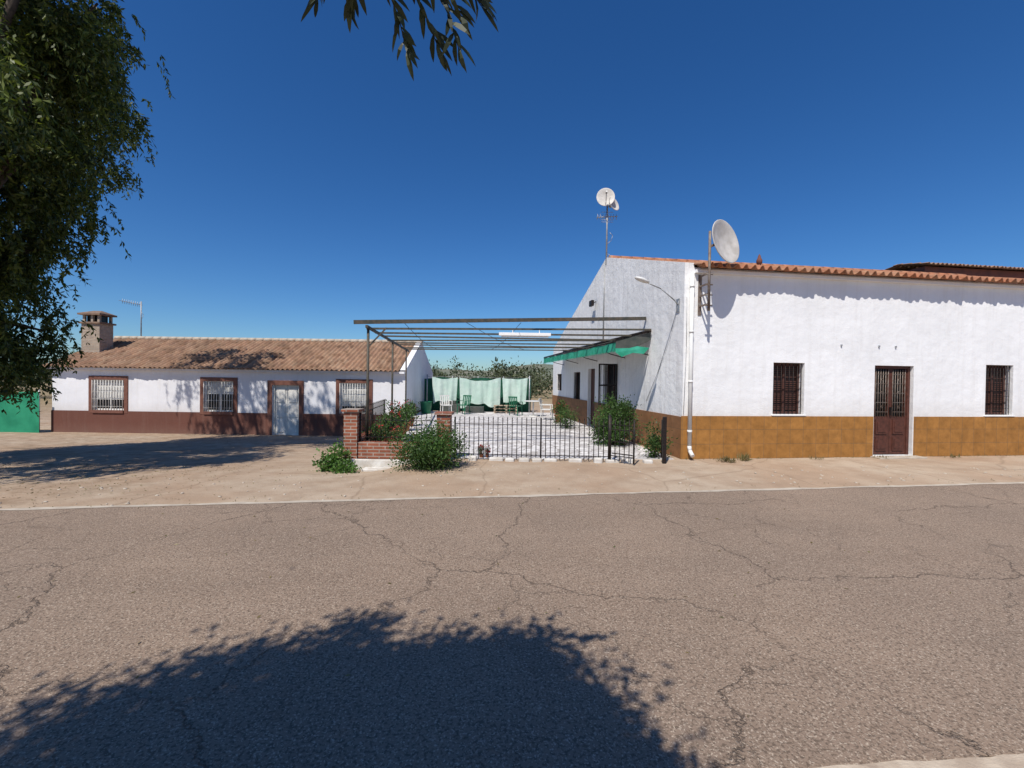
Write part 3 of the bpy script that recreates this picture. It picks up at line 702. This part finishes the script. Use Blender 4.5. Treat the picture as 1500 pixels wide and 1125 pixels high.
leafobj('foliage',P,D,L,W,'leafL',T1)
limbs('trunk_and_limbs',(-13.4,9.6,-.6),(-13.3,9.5,2.6),[c for c,_,_ in E]+[tuple(CC[i]) for i in range(0,len(CC),14)],.34,'bark',T1)
T2=empty('olive_tree')
oc=(-2.12,-1.25,3.95)
CC=np.concatenate([ell(oc,(1.5,1.6,1.3),170,.5),ell((-3.0,-1.0,3.6),(1.1,1.0,.8),46,.5),ell((-1.35,-.20,3.78),(.80,.58,.62),58,.5),ell((-1.0,-.85,3.6),(.62,.6,.5),32,.5),
  ell((-2.35,-.1,3.8),(.32,.32,.3),9),ell((-1.0,.12,3.75),(.28,.28,.25),8),ell((-.45,-.45,3.5),(.22,.25,.22),5)])
CC=CC[CC[:,2]>1.73+.9*np.maximum(CC[:,1],0)+.75]
P,D,L,W=clumpy(CC,260,.135,.11,.038,0)
leafobj('foliage',P,D,L,W,'leafO',T2)
inn=[tuple(Vector(oc).lerp(Vector(c),.75)) for c in CC[::7]]
limbs('trunk_and_limbs',(-2.1,-1.7,-.05),(-2.05,-1.55,2.0),inn,.13,'bark',T2)
m=MB(); root=Vector((-.85,.35,3.25)); hub=(-.36,1.05,2.93); m.path([(-1.3,-.2,3.6),root,hub],.010,.004,6)
Ps=[];Ds=[]
tw=[[hub,(-.36,1.15,2.80),(-.32,1.2,2.70),(-.305,1.22,2.635)],[hub,(-.26,1.15,2.83),(-.19,1.2,2.73),(-.16,1.22,2.64)],
    [hub,(-.24,1.12,2.86),(-.14,1.18,2.79),(-.10,1.22,2.76)],[hub,(-.44,1.12,2.86),(-.50,1.18,2.79),(-.545,1.2,2.755)],
    [hub,(-.30,1.16,2.80),(-.25,1.2,2.72),(-.22,1.25,2.66)],[hub,(-.28,1.10,2.85),(-.20,1.16,2.79),(-.15,1.2,2.71)],[hub,(-.42,1.12,2.84),(-.43,1.16,2.78),(-.45,1.2,2.73)]]
for t in tw:
    m.path(t,.0026,.0012,5)
    pts=[Vector(p) for p in t]
    for s_ in range(len(pts)-1):
        for q in range(8):
            p=pts[s_].lerp(pts[s_+1],(q+.5)/8); d=(pts[s_+1]-pts[s_]).normalized()
            Ps.append(p);Ds.append(d+Vector((random.uniform(-1,1),random.uniform(-.6,.6),random.uniform(-.5,.3)))*.85)
    Ps.append(pts[-1]);Ds.append((pts[-1]-pts[-2]).normalized())
m.build('hanging_twigs',['twig'],T2)
V=[];F=[]
for p,d in zip(Ps,Ds):
    d=d.normalized(); s1=d.cross(Vector((random.uniform(-.5,.5),-1,random.uniform(-.5,.5)))).normalized(); L_=random.uniform(.048,.078); w=random.uniform(.005,.0085); nn_=d.cross(s1)
    k0=len(V); pr=[(0,.1),(.2,.75),(.5,1),(.8,.6),(1,.02)]
    for t,ww in pr:
        c=p+d*L_*t-nn_*.008*math.sin(t*math.pi); V+= [tuple(c+s1*w*ww),tuple(c-s1*w*ww)]
    for i in range(4): a=k0+2*i; F.append((a,a+1,a+3,a+2))
me=bpy.data.meshes.new('twig_leaves'); me.from_pydata(V,[],F); me.materials.append(M['leafO']); o=bpy.data.objects.new('twig_leaves',me); S.collection.objects.link(o); o.parent=T2

# ---------------------------------------------------------------- bushes & plants
def bush(name,c,r,ncl,nl,lf,wf,mat='leafB',cr=.13,stems=True,flow=0):
    e=empty(name); C=ell(c,r,ncl,.35); C=C[C[:,2]>c[2]-r[2]*.95]
    P,D,L,W=clumpy(C,nl,cr,lf,wf,.25); leafobj('foliage',P,D,L,W,mat,e)
    m=MB(); g=H(c[0],c[1])
    for i in range(0,len(C),4): m.path([(c[0]+random.uniform(-.06,.06),c[1]+random.uniform(-.06,.06),g-.03),tuple((Vector(c)+Vector(C[i]))/2),tuple(C[i])],.014,.004,5)
    m.build('stems',['twig'],e)
    if flow:
        Cf=ell(c,[q*1.08 for q in r],flow,.1); P,D,L,W=clumpy(Cf,7,.02,.035,.03,.3); leafobj('flowers',P,D,L,W,'flower',e)
    return e
bush('round_shrub',(-1.58,8.35,.30),(.60,.42,.44),75,150,.055,.026)
bush('tall_shrub',(2.72,11.6,.58),(.50,.48,.64),60,130,.075,.034)
bush('tall_shrub',(3.25,9.85,.32),(.26,.22,.36),16,70,.075,.03,cr=.10)
bush('tall_shrub',(1.95,15.5,.3),(.4,.5,.35),20,70,.075,.03,cr=.12)
bush('trailing_vine',(-3.62,8.9,.02),(.22,.22,.26),18,70,.07,.045,'leafV',.09)
bush('trailing_vine',(-3.3,8.55,-.16),(.2,.2,.12),9,60,.07,.045,'leafV',.08)
def pot(x,y,z=.012,s=1.0):
    e=empty('potted_plant'); m=MB(); m.lathe([(.001,0),(.11*s,0),(.15*s,.22*s),(.17*s,.22*s),(.17*s,.26*s),(.14*s,.26*s),(.13*s,.22*s),(.001,.21*s)],(x,y,z),16); m.build('pot',['terracotta'],e)
    C=ell((x,y,z+.5*s),(.2*s,.2*s,.26*s),12,.5); P,D,L,W=clumpy(C,45,.08*s,.08*s,.03*s,.2); leafobj('leaves',P,D,L,W,'leafB',e)
    m=MB()
    for c in C[::2]: m.path([(x,y,z+.2*s),tuple(c)],.006,.003,4)
    m.build('stems',['twig'],e)
    Cf=ell((x,y,z+.55*s),(.2*s,.2*s,.26*s),5,.2); P,D,L,W=clumpy(Cf,8,.025,.045,.04,.2); leafobj('flowers',P,D,L,W,'flower',e)
for x,y,s in((-2.95,9.8,1.0),(-3.0,10.6,1.2),(-2.6,10.1,.7),(-3.05,11.6,1.3),(-3.2,12.6,1.2),(-.65,9.5,.32),(-.52,9.52,.28),(1.9,17.5,1.2),(-2.1,9.7,.6),(-3.4,14.0,1.1),(-3.6,15.4,1.2)): pot(x,y,.012,s)
W_=[]
for (x,y,n,s) in ((4.6,9.4,12,.13),(4.75,9.3,8,.10),(5.15,9.6,14,.16),(6.9,9.85,7,.09),(8.6,10.1,6,.08),(10.5,10.35,8,.09)):
    for _ in range(n*2): W_.append((x+rng.normal()*.08,y+rng.normal()*.04,s))
for i in range(90):
    x=rng.uniform(-9,12); y=edgeY(x)+abs(rng.normal())*.25+.05; W_.append((x,y,.03))
for i in range(120):
    s_=rng.uniform(0,11); W_.append((3.79+s_*.991+.0,9.7+s_*.132-.06-abs(rng.normal())*.05,.045))
P=np.array([(x,y,H(x,y)) for x,y,s in W_]); n=len(P)
P=np.repeat(P,3,0)+rng.normal(size=(n*3,3))*np.array([.012,.012,0]); D=rng.normal(size=(n*3,3))*.45+np.array([0,0,1.]); L=np.repeat(np.array([s for *_,s in W_]),3)*rng.uniform(.6,1.4,n*3)
leafobj('dry_weeds',P,D,L,L*.08+.003,'dry')
n=1300; x=rng.uniform(-11,-4,n); y=rng.uniform(5.2,9.5,n); keep=(y>.15*x+6.2)&(rng.random(n)<np.clip((-x-3.6)/3,0,1)); x=x[keep];y=y[keep]
x2=rng.uniform(-5,4,90); y2=rng.uniform(2.2,6.2,90); x=np.concatenate([x,x2]); y=np.concatenate([y,y2])
P=np.array([(a,b_,H(a,b_)+.012) for a,b_ in zip(x,y)]); n=len(P); D=rng.normal(size=(n,3))*np.array([1,1,.08])
leafobj('fallen_leaves',P,D,rng.uniform(.02,.05,n),rng.uniform(.008,.016,n),'dry')
m=MB()
for i in range(420):
    x=random.uniform(-10,12); y=edgeY(x)+random.uniform(.05,2.4); r_=random.choice([.006,.009,.014,.022]); z=H(x,y)
    if y>9.2 and x>-3.6: continue
    q=Matrix.Translation((x,y,z+r_*.2))@Matrix.Rotation(random.random()*6,4,'Z')@Matrix.Diagonal((1.3,.9,.6,1))
    m.lathe([(.0005,r_),(r_*.75,r_*.6),(r_,0),(r_*.7,-r_*.6),(.0005,-r_)],n=6,M4=q)
m.build('loose_stones',['concrete'])

# ---------------------------------------------------------------- light, sky, camera
az=math.radians(25); el=math.radians(55)
ts=Vector((-math.sin(az)*math.cos(el),-math.cos(az)*math.cos(el),math.sin(el)))
sl=bpy.data.lights.new('sun','SUN'); sl.energy=5.0; sl.angle=math.radians(.5); sl.color=(1,.945,.86)
so_=bpy.data.objects.new('sun',sl); S.collection.objects.link(so_); so_.rotation_mode='QUATERNION'; so_.rotation_quaternion=ts.to_track_quat('Z','Y'); so_.location=(-10,-20,30)
w=bpy.data.worlds.new('World'); S.world=w; w.use_nodes=True; nt=w.node_tree; bg=nt.nodes['Background']
sk=nt.nodes.new('ShaderNodeTexSky'); sk.sky_type='NISHITA'; sk.sun_disc=False; sk.sun_elevation=el; sk.sun_rotation=math.radians(205)
sk.altitude=500; sk.air_density=1.0; sk.dust_density=.5; sk.ozone_density=2.5
hs=nt.nodes.new('ShaderNodeHueSaturation'); hs.inputs['Saturation'].default_value=1.27; hs.inputs['Value'].default_value=1.45
mu=nt.nodes.new('ShaderNodeMix'); mu.data_type='RGBA'; mu.blend_type='MULTIPLY'; mu.inputs[0].default_value=1; mu.inputs[7].default_value=(.53,.73,.94,1)
nt.links.new(sk.outputs[0],hs.inputs['Color']); nt.links.new(hs.outputs[0],mu.inputs[6]); nt.links.new(mu.outputs[2],bg.inputs[0]); bg.inputs[1].default_value=.078
cd=bpy.data.cameras.new('camera'); cam=bpy.data.objects.new('camera',cd); S.collection.objects.link(cam); S.camera=cam
cd.sensor_width=36; cd.lens=640/1500*36; cd.clip_start=.05; cd.clip_end=3000
p=math.radians(-.67); ro=math.radians(.8)
f=Vector((0,math.cos(p),math.sin(p))); rgt=Vector((1,0,0)); up=rgt.cross(f)
r2=rgt*math.cos(ro)+up*math.sin(ro); u2=up*math.cos(ro)-rgt*math.sin(ro)
cam.matrix_world=Matrix(((r2.x,u2.x,-f.x,0),(r2.y,u2.y,-f.y,0),(r2.z,u2.z,-f.z,1.73),(0,0,0,1)))
S.view_settings.view_transform='Standard'; S.view_settings.look='None'; S.view_settings.exposure=0
